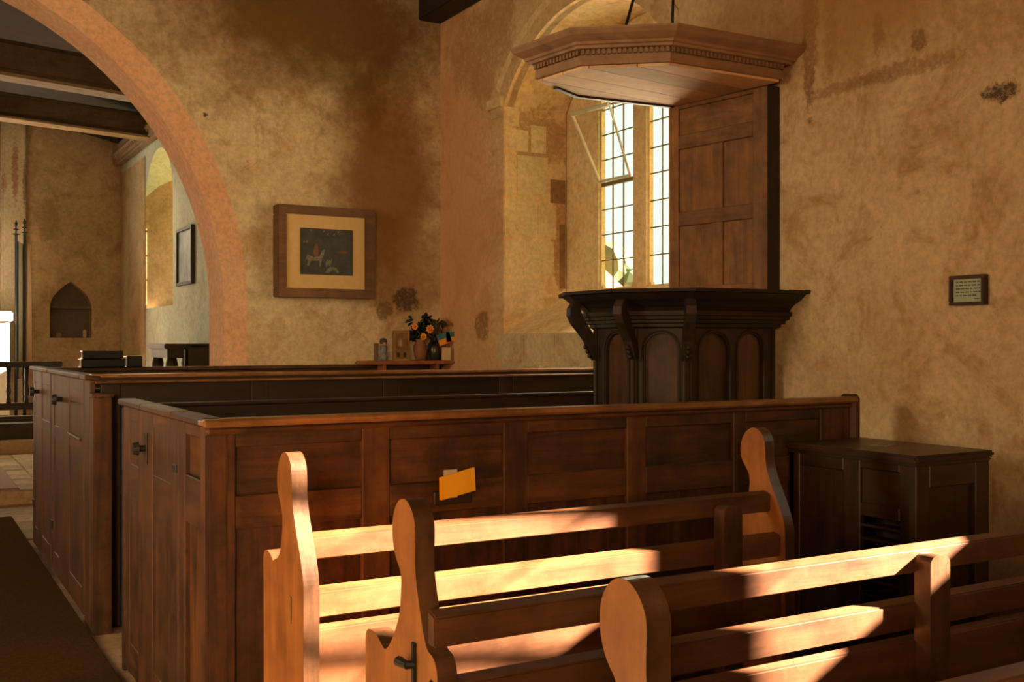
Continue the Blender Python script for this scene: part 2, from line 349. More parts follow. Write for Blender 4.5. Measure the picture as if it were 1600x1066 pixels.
# the window behind the photographer that lets the sun in
bm = bmesh.new(); prism(bm, [[(.3, 1.3), (3.0, 1.3), (3.0, 4.3), (.3, 4.3)], [(.91, 1.96), (1.94, 1.96)]+[(1.425+.515*math.cos(t*PI/12), 3.1+.62*math.sin(t*PI/12)) for t in range(13)]], lambda a, b, t: (4.86+t, a, b), .08)
w2 = struct(fin('window_2', bm, P_SOFF))
bm = bmesh.new()
tube(bm, [(4.95, .93, 2.62), (4.95, 1.35, 1.98)], .026, 5); tube(bm, [(4.95, 1.15, 3.0), (4.95, 1.75, 2.0)], .022, 5); tube(bm, [(4.95, 1.45, 3.1), (4.95, 1.92, 2.3)], .024, 5)  # unseen diagonal bars, added and thickened to cast shadow streaks
tube(bm, [(4.95, 1.425, 1.96), (4.95, 1.425, 3.7)], .006, 5)
for z in (2.35, 2.75, 3.15): tube(bm, [(4.95, .91, z), (4.95, 1.94, z)], .006, 5)
fin('casement_stay', bm, LEAD, w2)  # the added unseen bars that cast the shadow streaks

# arch wall
CX, CZ, R = -.25, 1.80, 2.74
def arch_loop(r, n=40): return [(CX+r, 0)]+arc(CX, CZ, r, 0, 180, n)+[(CX-r, 0)]
bm = bmesh.new()
outer = [(-4.9, -.05), (CX-R, -.05)]+list(reversed(arc(CX, CZ, R, 0, 180, 48)))+[(CX+R, -.05), (4.9, -.05), (4.9, 8.4), (-4.9, 8.4)]
prism(bm, [outer], lambda a, b, t: (a, YA+t, b), .02); wall_arch = struct(fin('wall_east_nave', bm, P_ARCH))
bm = bmesh.new()
prof = [(R, YA), (R-.155, YA+.155), (R-.155, YA2-.02), (R+.6, YA2)]
def ring(r, y): return [(CX+r, y, -.05)]+[(x, y, z) for x, z in arc(CX, CZ, r, 0, 180, 60)]+[(CX-r, y, -.05)]
rg = [[bm.verts.new(p) for p in ring(r, y)] for r, y in prof]
for a, b in zip(rg, rg[1:]):
    for i in range(len(a)-1): bm.faces.new((a[i], a[i+1], b[i+1], b[i]))
o = struct(fin('trim_2', bm, P_REV))
for f in o.data.polygons: f.use_smooth = False
bm = bmesh.new(); outer = [(-4.9, -.05), (CX-R+.1, -.05)]+list(reversed(arc(CX, CZ, R-.1, 0, 180, 48)))+[(CX+R-.1, -.05), (4.9, -.05), (4.9, 8.4), (-4.9, 8.4)]
prism(bm, [outer], lambda a, b, t: (a, YA2-.03+t, b), .03); struct(fin('wall_west_chancel', bm, P_CH))
# other nave walls and roof
box('wall_north', -4.95, -4.75, -4.6, YA, -.1, 5.6, P_SOUTH, bevel=0)['kind'] = 'structure'
box('wall_west', -4.95, 4.9, -4.75, -4.6, -.1, 8.4, P_SOUTH, bevel=0)['kind'] = 'structure'
bm = bmesh.new()
hexa(bm, [(-4.95, -4.7, 5.2), (4.9, -4.7, 5.2), (4.9, YA+.02, 5.2), (-4.95, YA+.02, 5.2), (-4.95, -4.7, 5.4), (4.9, -4.7, 5.4), (4.9, YA+.02, 5.4), (-4.95, YA+.02, 5.4)])
struct(fin('ceiling', bm, TIMB))
struct(box('trim_3', 4.03, 4.25, -4.6, 8.65, 4.38, 4.66, BEAMD, bevel=.01))

# ---------------------------------------------------------------- chancel
XC, YE = 3.1, 17.77
bm = bmesh.new()
crec = [(14.15, 2.0), (15.9, 2.0)]+[(15.025+.875*math.cos(t*PI/14), 3.45+.72*math.sin(t*PI/14)) for t in range(15)]
prism(bm, [[(YA2, -.1), (YE+.1, -.1), (YE+.1, 5.4), (YA2, 5.4)], crec], lambda a, b, t: (XC+t, a, b), .7); cs = struct(fin('wall_south_chancel', bm, P_CHS))
bm = bmesh.new(); hexa(bm, [(XC+.002, 15.88, 2.0), (XC+.70, 15.60, 2.0), (XC+.70, 15.92, 2.0), (XC+.002, 15.92, 2.0), (XC+.002, 15.88, 3.9), (XC+.70, 15.60, 3.9), (XC+.70, 15.92, 3.9), (XC+.002, 15.92, 3.9)]); fin('jamb_face', bm, P_CH, cs)
box('rough_pier', XC-.012, XC+.05, 15.9, 17.77, .15, 4.2, P_CH, cs, bevel=.01)
for z0, z1, w in [(2.05, 2.4, .3), (2.42, 2.75, .45), (2.77, 3.1, .32), (3.12, 3.45, .42)]:
    box('stone', XC-.006, XC+w*.35, 15.865, 15.93, z0, z1, P_CH, cs, bevel=.008)
bm = bmesh.new(); prism(bm, [[(13.9, 1.8), (16.2, 1.8), (16.2, 4.6), (13.9, 4.6)], [(14.6, 2.3), (15.6, 2.3), (15.6, 3.5), (15.1, 3.95), (14.6, 3.5)]], lambda a, b, t: (XC+.7+t, a, b), .08)
w3 = struct(fin('window_3', bm, P_SOFF))
box('wall_north_chancel', -3.8, -3.6, YA2, YE, -.1, 5.4, P_CH, bevel=0)['kind'] = 'structure'
nic = [(2.046, 1.59), (2.649, 1.59), (2.649, 2.07)]+[(2.3475+.3015*(1-(t/8)**1.9), 2.07+.395*(t/8)) for t in range(1, 9)]+[(2.3475-.3015*(1-(t/8)**1.9), 2.07+.395*(t/8)) for t in range(7, 0, -1)]+[(2.046, 2.07)]
bm = bmesh.new(); prism(bm, [[(-3.8, -.1), (3.2, -.1), (3.2, 5.6), (-3.8, 5.6)], nic, [(-.9, 2.2), (1.3, 2.2), (1.3, 4.2), (.2, 5.0), (-.9, 4.2)]], lambda a, b, t: (a, YE+t, b), .3)
we = struct(fin('wall_east', bm, P_CH)); box('niche_back', 2.0, 2.7, YE+.28, YE+.3, 1.5, 2.6, plain('niche_grey', (.16, .12, .08), .9), we)
box('niche_shelf', 2.046, 2.649, YE-.01, YE+.28, 2.045, 2.08, plain('niche_stone', (.15, .11, .07), .9), we)
o = box('trim_4', 1.36, 1.70, YE-.10, YE, .15, 5.0, P_PIL, bevel=.02); struct(o)
struct(box('trim_5', XC-.14, XC, YA2, YE, 4.30, 4.62, TIMBL, bevel=.03))
bm = bmesh.new()
for i in range(34): lathe(bm, (XC-.15, 13.2+i*.13, 4.44), [(.01, -.06), (.035, -.03), (.045, 0), (.03, .03), (.01, .06)], 6)
o = fin('carved_leaf_course', bm, TIMBL); struct(o)
bm = bmesh.new(); prism(bm, [[(-3.8, 4.62), (-.25, 5.35), (3.3, 4.62), (3.3, 4.8), (-.25, 5.5), (-3.8, 4.8)]], lambda a, b, t: (a, YA2+t, b), YE-YA2+.1)
struct(fin('ceiling_chancel', bm, wood('dark_roof_boards', (.035, .020, .010), (.07, .042, .020), 'X', .95, .5, .3)))
def tie(name, y, zr, slope, h, d, label, xl=-3.6):
    t = thing(name, label, 'beam', (0, y, zr)); xr = XC; zl = zr+slope*(xr-xl)
    def seg(nm, a, b, o, m, x1=0):
        bm = bmesh.new(); hexa(bm, [(xl, y-o, zl+a), (xr, y-o, zr+a), (xr, y+d, zr+a), (xl, y+d, zl+a), (xl, y-o, zl+b), (xr, y-o, zr+b), (xr, y+d, zr+b), (xl, y+d, zl+b)]); fin(nm, bm, m, t, bevel=.01)
    seg('moulding', 0, .035, .05, TIMBL); seg('fillet', .035, .075, .02, TIMB); seg('beam_body', .075, h, 0, TIMB); seg('top_moulding', h, h+.03, .04, TIMB)
tie('tie_beam', 15.1, 4.30, .048, .30, .25, 'lower pale-edged timber beam across the far chancel, resting on a carved corner')
tie('tie_beam', 12.0, 4.10, .06, .34, .25, 'upper dark timber beam across the chancel, nearest behind the big arch')
# steps, floor
struct(box('floor_chancel', -3.6, XC, 10.9, YE, 0, .12, FLAG, bevel=.01))
ft = struct(box('floor_sanctuary', -3.6, XC, 14.5, YE, .12, .30, FLAG, bevel=.015))
fl = bpy.data.objects['floor']
tm = []
for v in range(4):
    bm = bmesh.new(); addbox(bm, -.215, .215, -.215, .215, -.004, .012); bmesh.ops.bevel(bm, geom=bm.edges[:], offset=.006, segments=1, affect='EDGES')
    me = bpy.data.meshes.new('flagstone'); bm.to_mesh(me); bm.free()
    me.materials.append(plaster('flagstone_%s' % 'abcd'[v], (.28+.05*v, .20+.035*v, .12+.02*v), (.40+.04*v, .30+.03*v, .19+.02*v), (.18, .12, .07), bump=.3)); tm.append(me)
for i in range(6):
    for j in range(4):
        o = bpy.data.objects.new('flagstone', random.choice(tm)); C.objects.link(o); o.parent = fl; o.location = (.55+.44*i, 9.1+.44*j, random.uniform(-.002, .003))
for i in range(6):
    for j in range(8):
        o = bpy.data.objects.new('flagstone', random.choice(tm)); C.objects.link(o); o.parent = bpy.data.objects['floor_chancel']; o.location = (.55+.44*i, 11.13+.44*j, .12+random.uniform(-.002, .003))
tag(box('carpet_runner', -1.0, .858, 4.75, 10.05, 0, .022, CARPET, bevel=.006), 'dark brown carpet runner along the aisle beside the box pews', 'carpet')
tag(box('carpet_runner', -.9, 1.0, 10.95, 14.45, .12, .15, plain('tan_carpet', (.26, .15, .075), .95, 0, .2, 50), bevel=.006), 'lighter tan carpet strip beyond the arch, leading to the altar rail', 'carpet')
# communion rail
t = thing('communion_rail', 'dark wooden altar rail with turned balusters at the far left', 'railing', (1.2, 15.2, .3))
box('handrail', -2.6, 1.9, 15.15, 15.27, 1.19, 1.265, OAKD['X'], t, .012); box('lower_rail', -2.6, 1.9, 15.17, 15.25, .64, .73, OAKD['X'], t); box('base_rail', -2.6, 1.9, 15.14, 15.28, .42, .56, OAKD['X'], t)
bal = [(.03, 0), (.03, .06), (.018, .08), (.034, .16), (.02, .26), (.026, .38), (.03, .42), (.03, .47)]
for x in [-2.4+.215*i for i in range(20)]:
    bm = bmesh.new(); lathe(bm, (x, 15.21, .72), bal, 10); fin('baluster', bm, OAKD['Z'], t, True)
for x in (-2.5, -.9, .3, 1.85): box('foot_post', x-.04, x+.04, 15.16, 15.26, .3, .72, OAKD['Z'], t)
t = box('kneeler', -2.4, 1.9, 14.62, 14.95, .30, .50, OAKD['X'], None, .02); tag(t, 'long dark kneeler step in front of the altar rail', 'kneeler')
# altar with sunlit cloth
t = thing('altar', 'altar under a bright white cloth behind the rail, far left', 'altar', (.2, 16.9, .3))
CL = plain('white_linen', (.86, .84, .74), .8, 0, .05)
box('altar_body', -1.0, 1.35, 16.44, 17.1, .3, 1.80, OAKD['X'], t); box('frontal', -1.0, 1.37, 16.41, 16.44, .5, 1.80, CL, t, .005); box('altar_cloth', -1.03, 1.41, 16.38, 17.15, 1.80, 1.95, CL, t, .02)
def post(x, y, zt, lab):
    o = thing('riddel_post', lab, 'post', (x, y, .3)); bm = bmesh.new(); tube(bm, [(x, y, .3), (x, y, zt-.15)], .022, 8); fin('rod', bm, IRON, o)
    for i, (dz, r) in enumerate(((-.15, .06), (-.08, .045), (-.02, .03))):
        bm = bmesh.new(); lathe(bm, (x, y, zt+dz), [(.01, -.012), (r, 0), (.01, .014)], 10); fin('finial_disc', bm, IRON, o)
    bm = bmesh.new(); lathe(bm, (x, y, zt-.15), [(.012, 0), (.012, .13), (.024, .15), (.003, .2)], 8); fin('finial', bm, IRON, o)
post(1.468, 16.6, 3.20, 'left black riddel post with spiked finial beside the altar')
post(1.615, 17.0, 3.27, 'right black riddel post with spiked finial, behind the striped curtain')
def curtain(y0, y1, x0, x1, z0, z1, m, label):
    bm = bmesh.new(); n = 24; vs = []
    for k in range(n+1):
        f = k/n; w = .012*math.sin(f*24); x = x0+(x1-x0)*f; y = y0+(y1-y0)*f
        vs.append([bm.verts.new((x+w, y+w, z0)), bm.verts.new((x+w*.4, y+w*.4, z1)), bm.verts.new((x+w+.012, y+w-.012, z0)), bm.verts.new((x+w*.4+.012, y+w*.4-.012, z1))])
    for a, b in zip(vs, vs[1:]):
        bm.faces.new((a[0], b[0], b[1], a[1])); bm.faces.new((a[2], a[3], b[3], b[2])); bm.faces.new((a[1], b[1], b[3], a[3])); bm.faces.new((a[0], a[2], b[2], b[0]))
    return tag(fin('altar_curtain', bm, m, None, True), label, 'curtain')
curtain(16.62, 17.1, 1.49, 1.60, 1.0, 2.95, plain('pale_curtain', (.42, .40, .30), .9), 'pale grey-green altar curtain between the two riddel posts')
curtain(17.08, 17.45, 1.65, 1.745, 1.2, 2.98, plain('peach_curtain', (.95, .68, .46), .9), 'narrow peach altar curtain against the east wall pilaster')  # light on the cloth put into the brighter peach
tag(box('bottle', 2.53, 2.58, YE+.03, YE+.08, 1.59, 1.72, plain('cream_pottery', (.62, .45, .28), .5), bevel=.015), 'small cream bottle standing in the arched wall niche', 'bottle')
tag(box('jar', 2.15, 2.22, YE+.05, YE+.11, 1.59, 1.67, plain('dull_brown_pottery', (.30, .20, .11), .6), bevel=.015), 'small brown jar at the left of the arched niche', 'jar')
# picture on the chancel wall
t = thing('framed_picture', 'narrow-looking grey print in a black frame on the chancel wall beyond the arch', 'picture', (XC, 13.35, 2.55))
for a, b, c, d in ((12.96, 13.76, 2.22, 2.26), (12.96, 13.76, 2.89, 2.93), (12.96, 13.0, 2.26, 2.89), (13.72, 13.76, 2.26, 2.89)): box('frame_bar', XC-.05, XC-.005, a, b, c, d, OAKD['Z'], t)
box('print', XC-.025, XC-.01, 13.0, 13.72, 2.26, 2.89, plain('grey_print', (.22, .21, .155), .5, 0, .5, 5), t, 0)
# harmonium-like console and chair near the arch
t = thing('side_table', 'dark carved side table with turned legs in the chancel, beside the arch', 'table', (2.75, 12.6, .12))
box('tabletop', 2.56, 3.08, 12.1, 13.05, 1.44, 1.50, OAKD['Y'], t, .012); box('apron', 2.60, 3.06, 12.14, 13.0, 1.34, 1.44, OAKD['Y'], t)
for x in (2.66, 3.0):
    for y in (12.2, 12.94):
        bm = bmesh.new(); lathe(bm, (x, y, .12), [(.03, 0), (.035, .2), (.02, .3), (.045, .6), (.03, .9), (.06, 1.05), (.07, 1.15), (.05, 1.23)], 12); fin('leg', bm, OAKD['Z'], t, True)
t = thing('chair', 'dark high-backed chair in front of the side table, half behind the arch', 'chair', (2.78, 11.3, .12))
box('backrest', 2.64, 2.95, 11.5, 11.54, .95, 1.485, OAKD['X'], t, .02); box('seat', 2.62, 2.97, 11.1, 11.54, .55, .60, OAKD['X'], t, .01)
for x in (2.66, 2.93):
    for y, z in ((11.12, .55), (11.52, 1.44)): box('leg', x-.02, x+.02, y-.02, y+.02, .12, z, OAKD['Z'], t)

# ---------------------------------------------------------------- box pew 1 (front)
t = thing('box_pew', 'front panelled oak box pew with the yellow leaflet on its side', 'box pew', (2.4, 4.3, 0))
F = Face((.9, 3.555), (3.9, 3.555), OAK, t); F.z = (0, 1.205)
def u(x): return x-.9
F.panelling([(u(.985), u(1.437)), (u(1.545), u(2.016)), (u(2.124), u(2.599)), (u(2.697), u(3.172)), (u(3.245), u(3.70))], [(.17, .875), (.99, 1.152)])
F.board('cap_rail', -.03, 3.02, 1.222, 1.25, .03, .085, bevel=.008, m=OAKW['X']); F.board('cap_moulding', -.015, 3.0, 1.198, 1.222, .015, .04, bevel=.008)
F.board('skirting', -.01, 3.0, 0, .10, .012, .02)
F.board('end_post', 2.985, 3.05, 0, 1.262, .025, .10, bevel=.02)
F.board('leaflet_pocket', .81, .968, .905, .955, .022, .022, m=OAKD['X'])
F.board('inner_lining', .04, 2.98, .1, 1.2, -.04, .012)
G = Face((.9, 5.12), (.9, 3.555), OAK, t)
def v(y): return 5.12-y
# door with parts
door = box('door', .903, .93, 4.03, 5.10, .03, 1.19, OAK['Z'], t, .004)
D = Face((.9, 5.10), (.9, 4.03), OAK, door); D.z = (.03, 1.222)
D.p = door; D.panelling([(.13, .33), (.62, .955)], [(.17, .80), (.97, 1.155)])
for nm, a in (('hinge', .12), ('hinge', 1.02)): D.board(nm, 1.0, 1.065, a, a+.03, .006, .008, m=IRON)
bm = bmesh.new(); tube(bm, [(.905, 4.60, 1.065), (.868, 4.60, 1.065)], [.012, .014], 10); tube(bm, [(.868, 4.60, 1.065), (.845, 4.60, 1.065)], [.03, .024], 12); fin('latch_knob', bm, IRON, door)
D.board('latch_plate', .47, .53, 1.0, 1.13, .006, .006, m=OAKD['Z'])
D.board('cap_rail', .0, .50, 1.222, 1.25, .028, .08, bevel=.006); D.board('cap_rail', .506, 1.07, 1.222, 1.25, .028, .08, bevel=.006)
G2 = Face((.9, 4.015), (.9, 3.555), OAK, t); G2.z = (0, 1.222)
G2.panelling([(.095, .32)], [(.17, .86), (1.03, 1.175)])
G2.board('cap_rail', 0, .46, 1.222, 1.25, .028, .08, bevel=.006)
box('corner_bead', .888, .903, 3.566, 3.580, 0, 1.2, OAK['Z'], t, .006)
box('corner_post', .889, .955, 3.545, 3.563, 0, 1.2, OAK['Z'], t, .006)
H = Face((3.55, 5.155), (.9, 5.155), OAKD, t); H.board('back_wall', 0, 2.65, 0, 1.205, 0, .035); H.board('back_cap', 0, 2.64, 1.205, 1.222, .02, .07)
H.board('pew_seat', .35, 2.6, .42, .46, -.04, .38); 
# box pew 2 (behind)
def leaflet():
    t = thing('leaflet', 'yellow folded leaflet sticking out of the front box pew', 'leaflet', (1.79, 3.52, .93))
    bm = bmesh.new(); Y0 = 3.519
    for dy, sh in ((0, 0), (-.006, .004)):
        hexa(bm, [(1.726+sh, Y0+dy, .925), (1.872, Y0+dy, .952), (1.872, Y0+dy+.002, .952), (1.726+sh, Y0+dy+.002, .925), (1.718+sh, Y0+dy-.012, 1.010), (1.861, Y0+dy-.012, 1.040), (1.861, Y0+dy-.010, 1.040), (1.718+sh, Y0+dy-.010, 1.010)])
    fin('cover', bm, plain('yellow_card', (.93, .50, .02), .6, 0, .04), t)
leaflet()
tag(box('paper_slip', 1.745, 1.80, 3.524, 3.527, .93, 1.034, plain('white_paper', (.6, .55, .42), .7), bevel=0), 'small white paper slip tucked behind the yellow leaflet', 'paper')

t = thing('box_pew', 'second long oak box pew with two latched doors, in front of the arch', 'box pew', (2.4, 7.2, 0))
X2 = .875
def pdoor(y1, y0, pans, knob, hz):
    d = box('door', X2+.004, X2+.03, y0+.01, y1-.01, .03, 1.29, OAK['Z'], t, .004)
    D = Face((X2, y1-.008), (X2, y0+.008), OAK, d); D.z = (.03, 1.307)
    D.panelling([(y1-.008-a, y1-.008-b) for a, b in pans], [(.17, .905), (.98, hz)])
    D.board('cap_rail', .0, D.L, 1.307, 1.335, .025, .08, bevel=.006)
    D.board('hinge', .01, .1, .3, .36, .006, .008, m=IRON)
    bm = bmesh.new(); tube(bm, [(X2, knob, 1.16), (X2-.035, knob, 1.16)], .014, 8); tube(bm, [(X2-.035, knob, 1.16), (X2-.06, knob, 1.16)], [.035, .028], 10); fin('latch_knob', bm, IRON, d)
    return D
pdoor(8.62, 7.56, [(8.5, 8.30), (8.05, 7.65)], 8.22, 1.22)
D = pdoor(7.54, 6.13, [(7.38, 7.15), (6.70, 6.22)], 7.0, 1.165)
D.board('panel_sill', 7.532-6.70, 7.532-6.22, .965, .982, .012, .02)
G = Face((X2, 6.12), (X2, 5.93), OAK, t); G.z = (0, 1.307); G.board('stile', 0, .19, 0, 1.307); G.board('cap_rail', 0, .19, 1.307, 1.335, .025, .08)
box('low_post', .875, .965, 5.80, 5.925, 0, 1.225, OAK['Z'], t, .006); box('low_post_cap', .865, .975, 5.78, 5.925, 1.225, 1.24, OAK['Z'], t, .004)
F = Face((.93, 5.93), (4.2, 5.93), OAKD, t); F.z = (0, 1.29)
F.panelling([(.10, .8), (.9, 1.6), (1.7, 2.4), (2.5, 3.1)], [(.15, .70), (.80, 1.16)])
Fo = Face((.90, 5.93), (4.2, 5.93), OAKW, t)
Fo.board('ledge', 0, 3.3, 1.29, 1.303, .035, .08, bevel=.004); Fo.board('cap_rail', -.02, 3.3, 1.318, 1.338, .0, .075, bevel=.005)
Fo.board('cap_fillet', 0, 3.3, 1.303, 1.318, -.012, .05, bevel=0, m=OAKD['X'])
M2 = Face((.93, 7.55), (4.2, 7.55), OAK, t); M2.board('partition', 0, 3.3, 0, 1.18, 0, .035); M2.board('cap_rail', 0, 3.3, 1.18, 1.20, .03, .09)
M3 = Face((.93, 8.585), (4.2, 8.585), OAK, t); M3.board('back_wall', 0, 3.3, 0, 1.293, 0, .035); M3.board('cap_rail', -.03, 3.3, 1.293, 1.32, .04, .10)
M2.board('pew_seat', .03, 3.2, .42, .46, .40, .38)

# books at the far ledge
BK = plain('black_book', (.012, .012, .012), .35)
PG = plain('page_edge', (.55, .50, .38), .8)
def book(x0, x1, y0, y1, z0, z1, lab):
    o = thing('book', lab, 'book', ((x0+x1)/2, (y0+y1)/2, z0)); box('cover', x0, x1, y0, y1, z0, z0+.008, BK, o, .002); box('cover', x0, x1, y0, y1, z1-.008, z1, BK, o, .002)
    box('spine', x0, x1, y0, y0+.008, z0, z1, BK, o, .002); box('pages', x0+.008, x1-.008, y0+.008, y1-.006, z0+.008, z1-.008, PG, o, 0)
book(1.19, 1.50, 8.47, 8.62, 1.321, 1.385, 'large black book at the bottom left of the pile on the far pew ledge')
book(1.20, 1.49, 8.48, 8.61, 1.386, 1.445, 'black book lying topmost on the far pew ledge')
book(1.515, 1.63, 8.48, 8.61, 1.321, 1.405, 'small black book to the right of the stacked pair')

# ---------------------------------------------------------------- shelf with flowers
t = thing('corner_shelf', 'red-brown wooden shelf in the corner below the stained wall', 'shelf', (3.8, 8.45, 1.3))
SH = wood('shelf_red', (.28, .085, .03), (.42, .15, .05), 'X', .4)
box('shelf_board', 3.42, 4.245, 8.36, 8.64, 1.322, 1.352, SH, t, .01)
for x in (3.6, 4.1): box('shelf_bracket', x-.015, x+.015, 8.40, 8.53, 1.14, 1.322, SH, t)
ZS = 1.353
t = thing('statuette', 'tiny pale-headed statuette at the left end of the corner shelf', 'statuette', (3.61, 8.45, ZS))
bm = bmesh.new(); lathe(bm, (3.61, 8.45, ZS), [(.035, 0), (.036, .03), (.03, .04), (.026, .08), (.03, .12), (.015, .14)], 14); fin('robe', bm, plain('bluish_robe', (.16, .17, .18), .4, 0, .5, 30), t, True)
bm = bmesh.new(); bmesh.ops.create_icosphere(bm, subdivisions=2, radius=.026, matrix=Matrix.Translation((3.61, 8.448, ZS+.155))); fin('head', bm, plain('pale_pink', (.55, .30, .19), .6), t, True)
bm = bmesh.new(); lathe(bm, (3.61, 8.455, ZS+.145), [(.03, 0), (.034, .02), (.026, .04), (.005, .05)], 12); fin('hood', bm, plain('dark_hood', (.05, .04, .035), .6), t, True)
tag(box('card', 3.545, 3.585, 8.50, 8.515, ZS, ZS+.15, plain('mauve_card', (.22, .13, .09), .7), bevel=.003), 'dull brown card standing left of the tiny statuette', 'card')
t = thing('plaque', 'standing bronze-brown plaque with an arched top design, left of the vase', 'plaque', (3.77, 8.45, ZS))
PB = plain('plaque_brown', (.24, .13, .045), .45, .1, .3, 40)
box('plaque_body', 3.70, 3.845, 8.44, 8.475, ZS, ZS+.26, PB, t, .006)
for a, b, c, d in ((3.70, 3.716, 0, .26), (3.829, 3.845, 0, .26), (3.716, 3.829, .24, .26), (3.716, 3.829, 0, .016)): box('plaque_border', a, b, 8.43, 8.44, ZS+c, ZS+d, plain('plaque_gilt', (.34, .20, .07), .4, .2), t, .002)
bm = bmesh.new(); lathe(bm, (3.772, 8.436, ZS+.15), [(.045, -.03), (.045, .03)], 16); fin('relief', bm, PB, t)
for a in (3.73, 3.79): box('relief', a, a+.025, 8.434, 8.44, ZS+.03, ZS+.07, BK, t, .002)
# vase, leaves and blossoms (held by the vase, but counted one by one)
t = thing('vase', 'terracotta vase of dark leaves on the corner shelf', 'vase', (3.96, 8.45, ZS))
bm = bmesh.new(); lathe(bm, (3.955, 8.45, ZS), [(.035, 0), (.05, .03), (.062, .09), (.058, .13), (.042, .16), (.05, .185), (.04, .185)], 20); fin('vase_body', bm, plain('terracotta', (.24, .095, .045), .7), t, True)
GR = plain('dark_leaf', (.018, .035, .02), .6, 0, .5, 30); GR2 = plain('grey_green_leaf', (.10, .11, .06), .7, 0, .4, 30)
lm = []
for m in (GR, GR2):
    bm = bmesh.new(); pts = [(0, 0, 0), (.018, .03, .006), (.02, .055, .01), (0, .085, 0), (-.02, .055, .01), (-.018, .03, .006)]; c0 = bm.verts.new((0, .045, -.004)); vs = [bm.verts.new(p) for p in pts]
    for k in range(6): bm.faces.new((vs[k], vs[(k+1) % 6], c0))
    ex = bmesh.ops.solidify(bm, geom=bm.faces[:], thickness=.002)
    me = bpy.data.meshes.new('leaf'); bm.to_mesh(me); bm.free(); me.materials.append(m); lm.append(me)
for k in range(90):
    a = random.uniform(0, 2*PI); r = random.uniform(.0, .14)**1; z = random.uniform(.17, .36)
    lx = 3.97+r*math.cos(a)*1.15+(.05 if z > .27 else 0); ly = min(8.56, 8.45+r*math.sin(a)*.6)
    o = bpy.data.objects.new('leaf', lm[1 if (lx > 4.03 and z > .22) else 0]); C.objects.link(o); o.parent = t; o.matrix_parent_inverse = Matrix.Translation(-t.location)
    o.location = (lx, ly, ZS+z); o.rotation_euler = (random.uniform(-1.3, 1.3), random.uniform(-1.3, 1.3), random.uniform(0, 6.3))
bm = bmesh.new()
for k in range(14):
    a = random.uniform(0, 2*PI); r = random.uniform(.03, .13); tube(bm, [(3.955, 8.45, ZS+.15), (3.96+r*.5*math.cos(a), 8.45+.03*math.sin(a), ZS+.22), (3.97+r*math.cos(a), 8.45+.06*math.sin(a), ZS+.3)], .0025, 4)
o = fin('stems', bm, GR, t); o['kind'] = 'stuff'
YEL = plain('yellow_petal', (.85, .36, .03), .6, 0, .15, 40)
def blossom(x, y, z, r, lab):
    o = thing('flower', lab, 'flower', (x, y, z), 'yellow flowers in the terracotta vase')
    for k in range(9):
        a = 2*PI*k/9; bm = bmesh.new(); c = Vector((math.cos(a), 0, math.sin(a))); s = Vector((-math.sin(a), 0, math.cos(a)))
        q = [Vector((x, y, z))+c*r*f+s*r*w+Vector((0, dy, 0)) for f, w, dy in ((.2, -.12, 0), (.65, -.28, -.008), (1, 0, -.002), (.65, .28, -.008), (.2, .12, 0))]
        vs = [bm.verts.new(p) for p in q]+[bm.verts.new(p+Vector((0, .002, 0))) for p in q]
        bm.faces.new(vs[:5]); bm.faces.new(vs[9:4:-1])
        for i in range(5): bm.faces.new((vs[i], vs[(i+1) % 5], vs[5+(i+1) % 5], vs[5+i]))
        fin('petal', bm, YEL, o)
    bm = bmesh.new(); bmesh.ops.create_icosphere(bm, subdivisions=2, radius=r*.36, matrix=Matrix.Translation((x, y-.005, z))); fin('flower_centre', bm, plain('orange_centre', (.55, .18, .02), .7), o, True)
blossom(3.852, 8.34, 1.645, .032, 'leftmost of the three yellow flowers, highest in the vase')
blossom(3.99, 8.33, 1.625, .042, 'largest yellow flower, at the right of the bunch in the vase')
blossom(3.925, 8.32, 1.56, .034, 'lowest yellow flower, just above the vase rim')
t = thing('jug', 'dark glazed jug of dried stems to the right of the terracotta vase', 'jug', (4.08, 8.46, ZS))
bm = bmesh.new(); lathe(bm, (4.098, 8.46, ZS), [(.04, 0), (.055, .03), (.062, .09), (.05, .15), (.035, .18), (.045, .21), (.035, .21)], 20); fin('jug_body', bm, plain('dark_glaze', (.035, .028, .02), .3), t, True)
bm = bmesh.new()
for k in range(26):
    a = random.uniform(0, 2*PI); r = random.uniform(.02, .09); tube(bm, [(4.098, 8.46, ZS+.18), (4.085+r*math.cos(a), 8.46+.04*math.sin(a), ZS+.33+random.uniform(-.06, .04))], [.002, .006], 4)
o = fin('dried_stems', bm, GR2, t); o['kind'] = 'stuff'
def stand_card(name, x, y, z, w, h, tilt, m, lab, cat='card', lean=0):
    o = box(name, -w/2, w/2, -.004, .004, 0, h, m, None, .001); o.location = (x, y, z); o.rotation_euler = (lean, tilt, 0); return tag(o, lab, cat)
CI = plain('icon_cream', (.48, .27, .12), .6, 0, .45, 35)
stand_card('icon_card', 4.158, 8.575, ZS, .115, .245, .0, CI, 'peach-coloured icon card behind the small flags', 'card', -.06)
BL, YL = plain('flag_blue', (.03, .20, .28), .7), plain('flag_yellow', (.82, .36, .04), .7)
def flag(x, z, s, tilt, lab):
    o = thing('paper_flag', lab, 'flag', (x, 8.38, z)); o.rotation_euler = (0, tilt, 0)
    for nm, a, b, m in (('blue_band', .5, 1, BL), ('yellow_band', 0, .5, YL)):
        bm = bmesh.new(); addbox(bm, -s*.62, s*.62, -.002, .002, (a-.5)*s, (b-.5)*s); q = fin(nm, bm, m); q.parent = o
    bm = bmesh.new(); tube(bm, [(-s*.64, 0, -(z-ZS)+.0), (-s*.64, 0, s*.55)], .003, 5); q = fin('flag_stick', bm, SH); q.parent = o
flag(4.155, 1.545, .10, -.30, 'larger blue and yellow paper flag on the corner shelf')
